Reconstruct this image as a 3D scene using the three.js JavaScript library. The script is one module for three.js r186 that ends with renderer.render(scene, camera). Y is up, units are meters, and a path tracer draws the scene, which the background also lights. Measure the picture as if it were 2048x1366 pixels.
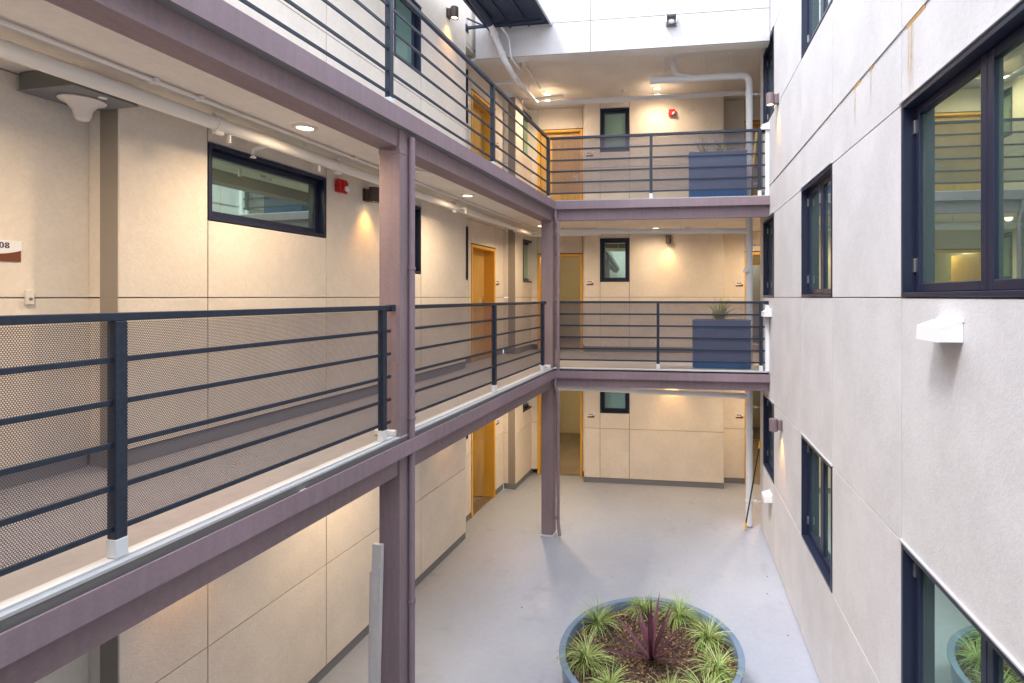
import * as THREE from 'three';
import { RoundedBoxGeometry } from 'three/addons/geometries/RoundedBoxGeometry.js';
import { mergeGeometries } from 'three/addons/utils/BufferGeometryUtils.js';
import { TextGeometry } from 'three/addons/geometries/TextGeometry.js';
import { FontLoader } from 'three/addons/loaders/FontLoader.js';

// ------------------------------------------------------------------ camera, sky, sun, exposure
const scene = new THREE.Scene();
const EYE = 3.86;
const camera = new THREE.PerspectiveCamera(64.63, 1024 / 683, 0.05, 300);
camera.position.set(0, EYE, 0);
camera.rotation.y = 0.1371;                       // the right-hand wing runs along -z
camera.setViewOffset(1024, 683, -88, 44.5, 1024, 683);
const renderer = new THREE.WebGLRenderer({ antialias: true });
renderer.toneMapping = THREE.LinearToneMapping;
renderer.toneMappingExposure = 4.75;
renderer.shadowMap.enabled = true;
const SKYW = 64, SKYH = 32, skyData = new Float32Array(SKYW * SKYH * 4);
for (let j = 0; j < SKYH; j++) for (let i = 0; i < SKYW; i++) {      // overcast: brighter overhead
  const el = ((j + 0.5) / SKYH - 0.5) * Math.PI, s = Math.max(0, Math.sin(el));
  const L = el < 0 ? 0.25 : 1.15 * (1 + 2 * s) / 3, k = (j * SKYW + i) * 4;
  skyData[k] = L * 0.92; skyData[k + 1] = L * 0.985; skyData[k + 2] = L * 1.12; skyData[k + 3] = 1;
}
const skyTex = new THREE.DataTexture(skyData, SKYW, SKYH, THREE.RGBAFormat, THREE.FloatType);
skyTex.mapping = THREE.EquirectangularReflectionMapping; skyTex.magFilter = THREE.LinearFilter; skyTex.needsUpdate = true;
scene.background = skyTex; scene.environment = skyTex;
const sun = new THREE.DirectionalLight(0xfffaf4, .62);
sun.position.set(-4.5, 16, 0.5); sun.target.position.set(0.6, 3, -5);
sun.castShadow = true; sun.shadow.radius = 22; sun.shadow.mapSize.set(2048, 2048);
Object.assign(sun.shadow.camera, { left: -9, right: 9, top: 11, bottom: -11, near: 1, far: 40 });
scene.add(sun, sun.target);

// ------------------------------------------------------------------ random numbers, noise, textures
let seed = 7;
const rnd = () => { seed = (seed * 1664525 + 1013904223) >>> 0; return seed / 4294967296; };
const rr = (a, b) => a + (b - a) * rnd();
function lattice(n, s0) { const a = new Float32Array(n * n); let s = s0 >>> 0; for (let i = 0; i < n * n; i++) { s = (s * 1664525 + 1013904223) >>> 0; a[i] = s / 4294967296; } return a; }
function tiled(n, s0) {                           // tiling value noise, n cells a side
  const g = lattice(n, s0), f = t => t * t * (3 - 2 * t);
  return (u, v) => {
    const x = u * n, y = v * n, i = Math.floor(x), j = Math.floor(y), a = f(x - i), b = f(y - j);
    const q = (p, r) => g[(((r % n) + n) % n) * n + (((p % n) + n) % n)];
    return (q(i, j) * (1 - a) + q(i + 1, j) * a) * (1 - b) + (q(i, j + 1) * (1 - a) + q(i + 1, j + 1) * a) * b;
  };
}
const N4 = tiled(4, 11), N8 = tiled(8, 23), N16 = tiled(16, 31), N32 = tiled(32, 47), N64 = tiled(64, 59), N128 = tiled(128, 61), N256 = tiled(256, 71);
function tex(size, metres, fn, srgb = true) {     // fn(u, v) -> [r, g, b] 0..1
  const d = new Uint8Array(size * size * 4);
  for (let j = 0; j < size; j++) for (let i = 0; i < size; i++) {
    const c = fn(i / size, j / size), k = (j * size + i) * 4;
    for (let q = 0; q < 3; q++) d[k + q] = Math.max(0, Math.min(255, c[q] * 255)); d[k + 3] = 255;
  }
  const t = new THREE.DataTexture(d, size, size);
  t.wrapS = t.wrapT = THREE.RepeatWrapping; t.magFilter = THREE.LinearFilter; t.minFilter = THREE.LinearMipmapLinearFilter;
  if (srgb) t.colorSpace = THREE.SRGBColorSpace;
  t.repeat.set(1 / metres, 1 / metres); t.needsUpdate = true; return t;
}
const grey = v => [v, v, v];
const stuccoBump = tex(512, 0.9, (u, v) => grey(0.35 * N64(u, v) + 0.4 * N128(u, v) + 0.25 * N256(u, v)), false);
const stuccoTint = tex(512, 2.3, (u, v) => grey(0.925 + 0.05 * N8(u, v) + 0.02 * N32(u, v) + 0.03 * N128(u, v)));
const streakTint = tex(512, 1.7, (u, v) => grey(0.86 + 0.08 * N4(u, v) + 0.05 * N64(u, v * 0.12) + 0.04 * N128(u, v)));
const groundTint = tex(1024, 5.3, (u, v) => {
  const m = 0.55 * N4(u, v) + 0.3 * N8(u + .3, v) + 0.15 * N32(u, v), fine = N128(u, v) * 0.6 + N256(u, v) * 0.4;
  const scuff = Math.max(0, N16(u * 1 + 0.2, v) * 0.6 + N64(u, v) * 0.4 - 0.70) * 0.18, fleck = N256(v, u) > 0.99 ? 0.12 : 0;
  const pink = Math.max(0, N4(v, u) - 0.55) * 0.10;
  const b = 0.80 + 0.09 * (m - 0.5) + 0.03 * (fine - 0.5) - scuff - fleck;
  return [b + pink * 0.6, b - pink * 0.1, b + 0.01];
});
const groundRough = tex(512, 3.1, (u, v) => grey(0.42 + 0.25 * N8(u, v) + 0.15 * N64(u, v)), false);
const railTint = tex(512, 0.9, (u, v) => { const f = N128(u, v) * N32(v, u); return f > 0.80 ? [0.75, 0.8, 0.85] : grey(0.55 + 0.12 * N64(u, v)); });
const woodTint = tex(512, 1.1, (u, v) => { const g = N4(u * 1, v * 0.25) * 0.5 + N64(u, v * 0.06) * 0.35 + N128(u, v * 0.1) * 0.15; return grey(0.78 + 0.22 * g); });
const stainAlpha = (() => {
  const t = tex(128, 1, (u, v) => { const e = Math.min(1, 4 * u * (1 - u)) , n = N32(u * .5, v * .06) * .6 + N64(u, v * .2) * .4; return grey(Math.max(0, Math.min(.5, e * (n - .25) * 1.1 * Math.min(1, v * 1.6 + N16(u, .3) * .5)))); }, false);
  t.repeat.set(1, 1); t.wrapS = t.wrapT = THREE.ClampToEdgeWrapping; return t;
})();
// perforated sheet: staggered round holes, one cell 9 mm x 15.6 mm
const PW = 64, PH = 110, pd = new Uint8Array(PW * PH * 4);
for (let j = 0; j < PH; j++) for (let i = 0; i < PW; i++) {
  const x = (i + .5) / PW * 9, y = (j + .5) / PH * 15.59; let hole = false;
  for (const [hx, hy] of [[0, 0], [9, 0], [0, 15.59], [9, 15.59], [4.5, 7.795]]) if (Math.hypot(x - hx, y - hy) < 3.2) hole = true;
  const k = (j * PW + i) * 4; pd[k] = pd[k + 1] = pd[k + 2] = hole ? 0 : 255; pd[k + 3] = 255;
}
const perfTex = new THREE.DataTexture(pd, PW, PH);
perfTex.wrapS = perfTex.wrapT = THREE.RepeatWrapping; perfTex.magFilter = THREE.LinearFilter; perfTex.repeat.set(1 / 0.009, 1 / 0.01559); perfTex.needsUpdate = true;

// ------------------------------------------------------------------ materials
const col = (r, g, b) => new THREE.Color().setRGB(r, g, b);
const std = (c, o = {}) => new THREE.MeshStandardMaterial({ color: c, roughness: 0.8, ...o });
const M = {
  stucco: std(col(.79, .72, .63), { map: stuccoTint, bumpMap: stuccoBump, bumpScale: .0022, roughness: .95 }),
  stuccoWhite: std(col(.665, .645, .655), { map: stuccoTint, bumpMap: stuccoBump, bumpScale: .0013, roughness: .95 }),
  joint: std(col(.30, .265, .225), { roughness: .95 }),
  ceiling: std(col(.79, .74, .68), { map: stuccoTint, bumpMap: stuccoBump, bumpScale: .001, roughness: .95 }),
  ground: std(col(.60, .65, .745), { map: groundTint, roughnessMap: groundRough, roughness: .85, bumpMap: stuccoBump, bumpScale: .0006 }),
  deck: std(col(.53, .515, .54), { map: groundTint, roughnessMap: groundRough, roughness: .9, bumpMap: stuccoBump, bumpScale: .0008 }),
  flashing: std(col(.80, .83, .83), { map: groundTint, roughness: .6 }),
  mauve: std(col(.275, .20, .232), { map: streakTint, roughness: .62 }),
  mauveRough: std(col(.275, .20, .215), { map: streakTint, bumpMap: stuccoBump, bumpScale: .0022, roughness: .8 }),
  gutterIn: std(col(.24, .23, .23), { roughness: .6, metalness: .3 }),
  rail: std(col(.05, .08, .14), { map: railTint, roughness: .42, metalness: .15 }),
  perf: std(col(.09, .076, .095), { roughness: .5, metalness: .2, alphaMap: perfTex, alphaTest: .5, side: THREE.DoubleSide }),
  primer: std(col(.66, .68, .69), { roughness: .6 }),
  frame: std(col(.022, .028, .06), { roughness: .3, metalness: .2 }),
  glass: new THREE.MeshPhysicalMaterial({ color: col(.48, .68, .57), metalness: .9, roughness: .015 }),
  glassPale: new THREE.MeshPhysicalMaterial({ color: col(.26, .42, .37), metalness: .45, roughness: .05 }),
  drip: std(col(.62, .64, .68), { roughness: .35, metalness: .5 }),
  door: std(col(.74, .45, .13), { map: woodTint, roughness: .48 }),
  doorFrame: std(col(.78, .42, .05), { roughness: .5 }),
  steel: std(col(.5, .5, .5), { roughness: .3, metalness: .9 }),
  pipe: std(col(.77, .74, .70), { roughness: .5 }),
  pvc: std(col(.76, .76, .78), { roughness: .42 }),
  bronze: std(col(.085, .062, .055), { roughness: .5, metalness: .3 }),
  bronzeMauve: std(col(.22, .16, .17), { roughness: .5, metalness: .2 }),
  red: std(col(.50, .008, .012), { roughness: .35 }),
  lens: std(col(.8, .8, .82), { roughness: .1 }),
  white: std(col(.80, .81, .82), { roughness: .45 }),
  offwhite: std(col(.70, .66, .62), { roughness: .5 }),
  greyBox: std(col(.17, .175, .165), { roughness: .5, metalness: .3 }),
  cove: std(col(.20, .205, .225), { roughness: .8 }),
  planter: std(col(.17, .235, .34), { map: streakTint, roughness: .42 }),
  planterBox: std(col(.05, .135, .31), { map: streakTint, roughness: .5 }),
  soil: std(col(.055, .035, .027), { roughness: 1 }),
  roomWall: std(col(.62, .58, .46), { roughness: .9 }),
  roomFloor: std(col(.36, .31, .25), { map: woodTint, roughness: .6 }),
  canopy: std(col(.03, .045, .08), { roughness: .45, metalness: .2 }),
  signBrown: std(col(.17, .045, .015), { roughness: .5 }),
  digits: std(col(.045, .02, .07), { roughness: .6 }),
  yellow: std(col(.80, .46, .02), { roughness: .4 }),
  black: std(col(.02, .02, .022), { roughness: .5 }),
  plank: std(col(.74, .70, .68), { map: streakTint, roughness: .55 }),
  rust: std(col(.46, .27, .09), { map: streakTint, roughness: .9 }),
  rustStain: std(col(.64, .46, .26), { alphaMap: stainAlpha, transparent: true, roughness: .95 }),
  lampGlow: std(col(.9, .8, .65), { emissive: col(1, .80, .52), emissiveIntensity: 1.6 }),
  green: std(0xffffff, { vertexColors: true, roughness: .55, side: THREE.DoubleSide }),
  cord: std(col(.065, .02, .032), { roughness: .38, side: THREE.DoubleSide }),
  cordLight: std(col(.15, .055, .075), { roughness: .38, side: THREE.DoubleSide }),
};

// ------------------------------------------------------------------ geometry helpers
function flat(g) { return g.index ? g.toNonIndexed() : g; }
function metric(g, ox = 0, oy = 0) {              // uv in metres, by the way each face points
  g = flat(g); const p = g.attributes.position, uv = new Float32Array(p.count * 2), a = new THREE.Vector3(), b = new THREE.Vector3(), c = new THREE.Vector3();
  for (let i = 0; i < p.count; i += 3) {
    a.fromBufferAttribute(p, i); b.fromBufferAttribute(p, i + 1).sub(a); c.fromBufferAttribute(p, i + 2).sub(a); b.cross(c);
    const x = Math.abs(b.x), y = Math.abs(b.y), z = Math.abs(b.z);
    for (let k = 0; k < 3; k++) {
      const X = p.getX(i + k), Y = p.getY(i + k), Z = p.getZ(i + k), q = (i + k) * 2;
      if (y >= x && y >= z) { uv[q] = X + ox; uv[q + 1] = Z + oy; } else if (x >= z) { uv[q] = Z + ox; uv[q + 1] = Y + oy; } else { uv[q] = X + ox; uv[q + 1] = Y + oy; }
    }
  }
  g.setAttribute('uv', new THREE.BufferAttribute(uv, 2)); return g;
}
function box(x0, x1, y0, y1, z0, z1, r = 0, jitter = 0) {
  const w = x1 - x0, h = y1 - y0, d = z1 - z0;
  const g = r ? new RoundedBoxGeometry(w, h, d, 1, Math.min(r, w / 2.1, h / 2.1, d / 2.1)) : new THREE.BoxGeometry(w, h, d);
  g.translate((x0 + x1) / 2, (y0 + y1) / 2, (z0 + z1) / 2);
  return metric(g, jitter ? rnd() * jitter : 0, jitter ? rnd() * jitter : 0);
}
function cyl(r0, r1, h, x, y, z, n = 20) { const g = new THREE.CylinderGeometry(r1, r0, h, n); g.translate(x, y + h / 2, z); return flat(g); }
function rodX(r, x0, x1, y, z, n = 14) { const g = new THREE.CylinderGeometry(r, r, x1 - x0, n); g.rotateZ(Math.PI / 2); g.translate((x0 + x1) / 2, y, z); return flat(g); }
function between(a, b, r, n = 10) {
  const A = new THREE.Vector3(...a), B = new THREE.Vector3(...b), g = new THREE.CylinderGeometry(r, r, A.distanceTo(B), n);
  g.applyQuaternion(new THREE.Quaternion().setFromUnitVectors(new THREE.Vector3(0, 1, 0), B.clone().sub(A).normalize()));
  g.translate((A.x + B.x) / 2, (A.y + B.y) / 2, (A.z + B.z) / 2); return flat(g);
}
function pipeRun(pts, r, bend = .09, n = 14) {    // straight lengths with swept elbows
  const P = pts.map(p => new THREE.Vector3(...p)), path = new THREE.CurvePath(); let last = P[0];
  for (let i = 1; i < P.length - 1; i++) {
    const k = Math.min(bend, P[i].distanceTo(P[i - 1]) * .45, P[i].distanceTo(P[i + 1]) * .45);
    const a = P[i].clone().add(P[i - 1].clone().sub(P[i]).setLength(k)), b = P[i].clone().add(P[i + 1].clone().sub(P[i]).setLength(k));
    path.add(new THREE.LineCurve3(last, a)); path.add(new THREE.QuadraticBezierCurve3(a, P[i], b)); last = b;
  }
  path.add(new THREE.LineCurve3(last, P[P.length - 1]));
  return flat(new THREE.TubeGeometry(path, Math.min(400, Math.ceil(path.getLength() / .025)), r, n, false));
}
function lathe(pts, n = 28) { return flat(new THREE.LatheGeometry(pts.map(p => new THREE.Vector2(...p)), n)); }
const used = {};
function numbered(n) { used[n] = (used[n] ?? -1) + 1; return used[n] ? `${n}_${String(used[n]).padStart(3, '0')}` : n; }
function mesh(name, geos, mat, parent) {
  const g = Array.isArray(geos) ? (geos.length > 1 ? mergeGeometries(geos.map(flat)) : flat(geos[0])) : geos;
  const m = new THREE.Mesh(g, mat); m.name = name; m.castShadow = m.receiveShadow = true; parent.add(m); return m;
}
function group(name, parent) { const g = new THREE.Group(); g.name = name; parent.add(g); return g; }
// frames: x along the wing, y up, z out of the wall towards the courtyard
const GL = 0.06652;                               // the left wing is turned by this angle against the right wing
const FR = { L: Math.PI / 2 - GL, E: 0, R: -Math.PI / 2 };
function at(fr, a, y, b) {                        // L: (along, y, distance left)   E: (x, y, depth)   R: (depth, y, x)
  if (fr === 'L') return new THREE.Vector3(a * Math.sin(GL) - b * Math.cos(GL), y, -(a * Math.cos(GL) + b * Math.sin(GL)));
  return fr === 'E' ? new THREE.Vector3(a, y, -b) : new THREE.Vector3(b, y, -a);
}
function thing(name, label, category, fr, pos, grp) {
  const o = new THREE.Group(); o.name = numbered(name); o.userData = { label, category }; if (grp) o.userData.group = grp;
  o.position.copy(at(fr, ...pos)); o.rotation.y = FR[fr]; scene.add(o); return o;
}
function structure(name, geos, mat) { const m = mesh(name, geos, mat, scene); m.userData.kind = 'structure'; return m; }

// ------------------------------------------------------------------ main dimensions
const F = [0, 2.72, 5.41], CEIL = [2.49, 5.21, 7.95], TOP = 9.3;
const W = 3.84, RC = 4.10;                        // left wing: bay plane, recessed plane
const EW = 11.10, ER = 11.45, XR = 1.437;         // end wing planes, right wing plane
const gd = new THREE.PlaneGeometry(160, 160); gd.rotateX(-Math.PI / 2);
structure('ground', metric(gd), M.ground);

// ------------------------------------------------------------------ walls, windows, doors
function panels(parent, rects, zf, mat, name = 'wall', gap = .0045) {   // stucco panels with recessed joints on a solid wall
  const w = group(name, parent);
  mesh('wall_core', rects.map(([a, b, c, d]) => box(a, b, c, d, zf - .16, zf - .014)), M.joint, w);
  for (const [a, b, c, d] of rects) mesh('panel', box(a + gap, b - gap, c + gap, d - gap, zf - .03, zf, .0025, 7), mat, w);
  return w;
}
function ring(x0, x1, y0, y1, t, z0, z1, r = .004) {
  return [box(x0, x0 + t, y0, y1, z0, z1, r), box(x1 - t, x1, y0, y1, z0, z1, r), box(x0 + t, x1 - t, y0, y0 + t, z0, z1, r), box(x0 + t, x1 - t, y1 - t, y1, z0, z1, r)];
}
function windowUnit(parent, x0, x1, y0, y1, zf, o = {}) {
  const w = group('window', parent), n = o.sashes ?? 1, dz = zf - .115;
  mesh('frame', ring(x0 + .004, x1 - .004, y0 + .004, y1 - .004, .03, zf - .16, zf + .006), M.frame, w);
  mesh('drip_cap', [box(x0 - .012, x1 + .012, y1 + .003, y1 + .016, zf - .02, zf + .016, .003)], M.drip, w);
  mesh('backing', box(x0, x1, y0, y1, zf - .22, zf - .165), M.roomWall, w);
  const a = x0 + .036, b = x1 - .036, sw = (b - a) / n;
  for (let i = 0; i < n; i++) {
    const s = mesh('sash', ring(a + i * sw + .003, a + (i + 1) * sw - .003, y0 + .036, y1 - .036, .052, dz, dz + .05, .006), M.frame, w);
    mesh('pane', box(a + i * sw + .05, a + (i + 1) * sw - .05, y0 + .083, y1 - .083, dz + .014, dz + .026), o.pale ? M.glassPale : M.glass, w);
    if (o.hinges) for (const hy of [y0 + .16, y1 - .2]) mesh('hinge', box(i ? b - .022 : a - .004, i ? b + .004 : a + .022, hy, hy + .085, dz + .048, dz + .062, .003), M.steel, w);
  }
  if (o.blind) mesh('blind', box(x0 + .09, x1 - .09, y0 + .09, y0 + .22, dz - .01, dz + .008), M.white, w);
}
function doorUnit(parent, x0, x1, y0, y1, zf, o = {}) {
  const d = group('door', parent), dep = o.depth ?? .2, t = .05;
  mesh('door_frame', [box(x0, x0 + t, y0 + .003, y1, zf - dep - .04, zf + .012, .003), box(x1 - t, x1, y0 + .003, y1, zf - dep - .04, zf + .012, .003), box(x0 + t, x1 - t, y1 - t, y1, zf - dep - .04, zf + .012, .003)], M.doorFrame, d);
  mesh('threshold', box(x0 + t, x1 - t, y0 + .002, y0 + .014, zf - dep - .03, zf - .01), M.steel, d);
  mesh('head_trim', box(x0 - .012, x1 + .012, y1 + .002, y1 + .014, zf - .02, zf + .022), M.bronze, d);
  const leaf = group('leaf', d), lw = x1 - x0 - 2 * t - .006;
  mesh('slab', box(0, lw, 0, y1 - y0 - t - .02, -.044, 0, .003), M.door, leaf);
  const hx = lw - .075;
  mesh('handle', [box(hx - .025, hx + .025, .93, 1.09, .001, .012, .004), between([hx, 1.02, .01], [hx, 1.02, .055], .010), between([hx, 1.02, .05], [hx - .115, 1.02, .05], .009), cyl(.022, .022, .02, hx, 1.12, .005, 12)], M.steel, leaf);
  if (o.hingeRight) { leaf.position.set(x1 - t - .003, y0 + .016, zf - dep); leaf.scale.x = -1; leaf.rotation.y = (o.open ?? 0); }
  else { leaf.position.set(x0 + t + .003, y0 + .016, zf - dep); leaf.rotation.y = (o.open ?? 0); }
  for (const hy of [.25, 1.05, 1.8]) mesh('hinge', cyl(.009, .009, .1, o.hingeRight ? x1 - t - .003 : x0 + t + .003, y0 + hy, zf - dep + .006, 8), M.steel, d);
}
function solid(parent, name, a, m) { return mesh(name, box(...a), m, parent); }
function unlitRoom(parent, x0, x1, y0, y1, z0, z1, floorMat = M.roomFloor, gap = null) {   // a plain room behind an open door
  const r = group('interior', parent);
  mesh('floor', box(x0, x1, y0 - .05, y0 + .006, z0 - (gap ? 1.4 : 0), z1), floorMat, r);
  mesh('interior_wall', [box(x0 - .05, x0, y0, y1, z0, z1), box(x1, x1 + .05, y0, y1, z0, z1), ...(gap ? [box(x0, gap[0], y0, y1, z0 - .05, z0), box(gap[1], x1, y0, y1, z0 - .05, z0), box(gap[0], gap[1], gap[2], y1, z0 - .05, z0), box(x0, x1, y0, y1, z0 - 1.5, z0 - 1.45), box(x0 - .05, x0, y0, y1, z0 - 1.45, z0 - .05), box(x1, x1 + .05, y0, y1, z0 - 1.45, z0 - .05)] : [box(x0, x1, y0, y1, z0 - .05, z0)]), box(x0, x1, y1, y1 + .05, z0, z1)], M.roomWall, r);
  return r;
}

function addedRoomLamp(x, y, d, label) {  // added lamp, out of view above the door head, brightens the room
  const t = thing('added_room_lamp', label, 'ceiling lamp', 'E', [x, y, d], 'added unseen room lamps');
  mesh('base', lathe([[.0001, -.001], [.12, -.001], [.125, -.02], [.11, -.03]]), M.white, t);
  mesh('diffuser', lathe([[.11, -.031], [.09, -.05], [.0001, -.06]]), M.lampGlow, t);
  const l = new THREE.PointLight(0xffe2b0, .55); l.position.set(0, -.12, 0); l.castShadow = true; l.shadow.radius = 3; l.name = 'lamp_light'; t.add(l);
}
// ---- left wing
const left = thing('apartment_wing', 'cream stucco apartment wing behind the long walkways and steel columns', 'building', 'L', [0, 0, 0]);
{
  const S0 = -5.2, S1 = 2.856, S2 = 8.014, S3 = 10.25, S4 = 12.2;
  for (let k = 0; k < 3; k++) {
    const f = F[k], J = f + 1.135, c = k === 2 ? TOP : CEIL[k] - .003, b = f + .11, h = f + 2.35, dt = f + 2.065;
    const P = [[S1, 3.5, b, J], [3.5, 4.82, b, J], [4.82, 6.65, b, J], [6.65, S2, b, J]];
    if (k === 0) P.push([S1, 3.5, J, c], [3.5, 4.82, J, c], [4.82, 6.65, J, c], [6.65, S2, J, c]);
    else {
      P.push([S1, 3.5, J, c], [3.5, 4.82, J, f + 1.74], [3.5, 4.82, h, c], [4.82, 6.02, J, c], [6.02, 6.65, J, f + 1.45], [6.02, 6.65, h, c], [6.65, S2, J, c]);
      windowUnit(left, 3.5, 4.82, f + 1.74, h, -W); windowUnit(left, 6.02, 6.65, f + 1.45, h, -W, { pale: k === 2 });
    }
    panels(left, P, -W, M.stucco);
    // recessed stretches
    panels(left, [[S0, S1 + .04, b, J], [S0, S1 + .04, J, c]], -RC, M.stucco);
    const c2 = k === 2 ? CEIL[2] - .08 : c;
    panels(left, [[S2, 8.64, b, J], [S2, 8.64, J, f + 1.43], [S2, 8.64, h, c2], [8.64, 8.76, b, J], [8.64, 8.76, J, c2], [9.81, S3 + .06, b, J], [9.81, S3 + .06, J, c2], [8.76, 9.81, dt + .016, c2]], -RC, M.stucco);
    windowUnit(left, S2 + .01, 8.64, f + 1.43, h, -RC);
    doorUnit(left, 8.76, 9.81, f, dt, -RC, k === 0 ? { depth: .2, hingeRight: true, open: -1.15 } : { depth: .2 });
    if (k === 0) unlitRoom(left, 8.4, 10.2, f, f + 2.3, -RC - 3, -RC - .22);
    solid(left, 'door_backing', [8.7, 9.87, f, dt + .1, -RC - (k ? .3 : 3.2), -RC - (k ? .26 : 3.1)], M.roomWall);
    // bay beside the corner
    panels(left, [[S3, S4, b, J], [S3, 10.68, J, c2], [10.68, 11.32, J, f + 1.45], [10.68, 11.32, h, c2], [11.32, S4, J, c2]], -W, M.stucco);
    windowUnit(left, 10.68, 11.32, f + 1.45, h, -W);
    // side returns of the bays, faces looking along the walkway
    const rw = group('return_wall', left);
    for (const [s, t1] of [[S1, c], [S3, c2]]) for (const [y0, y1] of [[b, J], [J, t1]]) mesh('panel', box(s + .002, s + .05, y0 + .0045, y1 - .0045, -RC + .004, -W - .001, .0025, 7), M.stucco, rw);
    mesh('panel', box(S2 - .05, S2 - .001, b, c2, -RC + .004, -W - .031), M.stucco, rw);
    mesh('cove_base', [box(S1, S2, f + .003, b - .002, -W - .16, -W - .012), box(S0, S1, f + .003, b - .002, -RC - .16, -RC - .012), box(S2, 8.755, f + .003, b - .002, -RC - .16, -RC - .012), box(9.815, S3, f + .003, b - .002, -RC - .16, -RC - .012), box(S3, S4, f + .003, b - .002, -W - .16, -W - .012), box(S1 + .012, S1 + .05, f + .003, b - .002, -RC, -W - .17), box(S3 + .012, S3 + .05, f + .003, b - .002, -RC, -W - .17)], M.cove, left);
    if (k === 2) { panels(left, [[S2, 8.62, c2 + .06, TOP]], -W, M.stucco); solid(left, 'recess_soffit', [S2 - .02, 8.62, c2, c2 + .055, -RC - .1, -W - .002], M.stucco); }
  }
  solid(left, 'outer_shell', [S0, 12.6, 0, TOP, -RC - 3.6, -RC - 3.4], M.joint);
  solid(left, 'roof_slab', [S0, 12.6, TOP - .2, TOP - .02, -RC - 3.39, -W - .17], M.joint);
  solid(left, 'recess_roof', [8.62, 12.6, CEIL[2] + .01, CEIL[2] + .15, -RC - 3.39, -W - .2], M.ceiling);
  mesh('parapet_cap', [box(S0, 8.6, TOP, TOP + .05, -W - .3, -W + .03)], M.drip, left);
}

// ---- end wing
const end = thing('apartment_wing', 'end wing facing the courtyard with open doorway, small windows and cream top fascia', 'building', 'E', [0, 0, 0]);
{
  const X0 = -3.3, X1 = -1.868, X2 = .986, X3 = 2.75;
  for (let k = 0; k < 3; k++) {
    const f = F[k], J = f + 1.135, b = f + .11, c = CEIL[k] - .003, w0 = f + 1.455, w1 = f + 2.355, dt = f + 2.065;
    panels(end, [[X1, -1.53, b, J], [-1.53, -.92, b, J], [-.92, X2, b, J], [X1, -1.53, J, c], [-1.53, -.92, J, w0], [-1.53, -.92, w1, c], [-.92, X2, J, c]], -EW, M.stucco);
    windowUnit(end, -1.53, -.92, w0, w1, -EW, { pale: k !== 1, blind: k === 2 });
    panels(end, [[X0, -2.95, b, J], [X0, -2.95, J, c], [-2.95, -1.96, dt + .016, c], [-1.96, X1, b, c]], -ER, M.stucco);
    panels(end, [[X2, 1.44, b, J], [X2, 1.44, J, c], [1.44, 2.42, dt + .016, c], [2.42, X3, b, c]], -ER, M.stucco);
    doorUnit(end, -2.95, -1.96, f, dt, -ER, k === 2 ? { depth: .06 } : { depth: .1, open: 1.45 });
    doorUnit(end, 1.44, 2.42, f, dt, -ER, k === 2 ? { depth: .06 } : { depth: .1, hingeRight: true, open: -1.2 });
    if (k < 2) {
      for (const [a, z] of [[-3.25, -1.7], [1.2, 2.7]]) {
        const r = unlitRoom(end, a, z, f, f + 2.35, -ER - 3.6, -ER - .16, M.roomFloor, [a + .72, a + 1.3, f + 2.0]);
        addedRoomLamp((a + z) / 2, f + 2.34, ER + 1.1, `added unseen round ceiling lamp in the ${a < 0 ? 'left' : 'right'} hand room of the ${k ? 'middle' : 'ground'} storey end wing`);
        mesh('inner_casing', ring(a + .66, a + 1.36, f - .05, f + 2.06, .06, -ER - 3.62, -ER - 3.58), M.doorFrame, r);
      }
    } else mesh('door_backing', [box(-3, -1.9, f, dt, -ER - .2, -ER - .16), box(1.4, 2.5, f, dt, -ER - .2, -ER - .16)], M.roomWall, end);
    const rw = group('return_wall', end);
    for (const [x, s] of [[X1, 1], [X2, -1]]) mesh('panel', box(Math.min(x + s * .002, x + s * .05), Math.max(x + s * .002, x + s * .05), b, c, -ER + .002, -EW - .031), M.stucco, rw);
    mesh('cove_base', [box(X1, X2, f + .003, b - .002, -EW - .16, -EW - .012), box(X2, 1.435, f + .003, b - .002, -ER - .12, -ER - .012), box(X1 + .012, X1 + .05, f + .003, b, -ER, -EW - .17)], M.cove, end);
    mesh('side_wall', box(X3, X3 + .16, f, c, -ER - .1, -9.4), M.stucco, end);
  }
  mesh('top_ceiling', box(-3.9, X3, CEIL[2], CEIL[2] + .2, -ER - .2, -8.66), M.ceiling, end);
  const fx = [-3.22, -1.32, XR - .004], fy = [7.74, 8.24, TOP];
  const rects = []; for (let i = 0; i < 2; i++) for (let j = 0; j < 2; j++) rects.push([fx[i], fx[i + 1], fy[j], fy[j + 1]]);
  panels(end, rects, -8.45, M.stuccoWhite, 'fascia_wall');
  solid(end, 'fascia_soffit', [-3.4, XR - .004, 7.735, 7.755, -8.66, -8.47], M.ceiling);
  solid(end, 'fascia_back', [-3.4, XR - .004, 7.757, CEIL[2], -8.655, -8.62], M.ceiling);
  solid(end, 'outer_shell', [-4, 3, 0, TOP, -17, -16.8], M.joint);
  solid(end, 'roof_slab', [-4, 3, CEIL[2] + .205, CEIL[2] + .4, -16.8, -8.7], M.joint);
}

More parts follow.
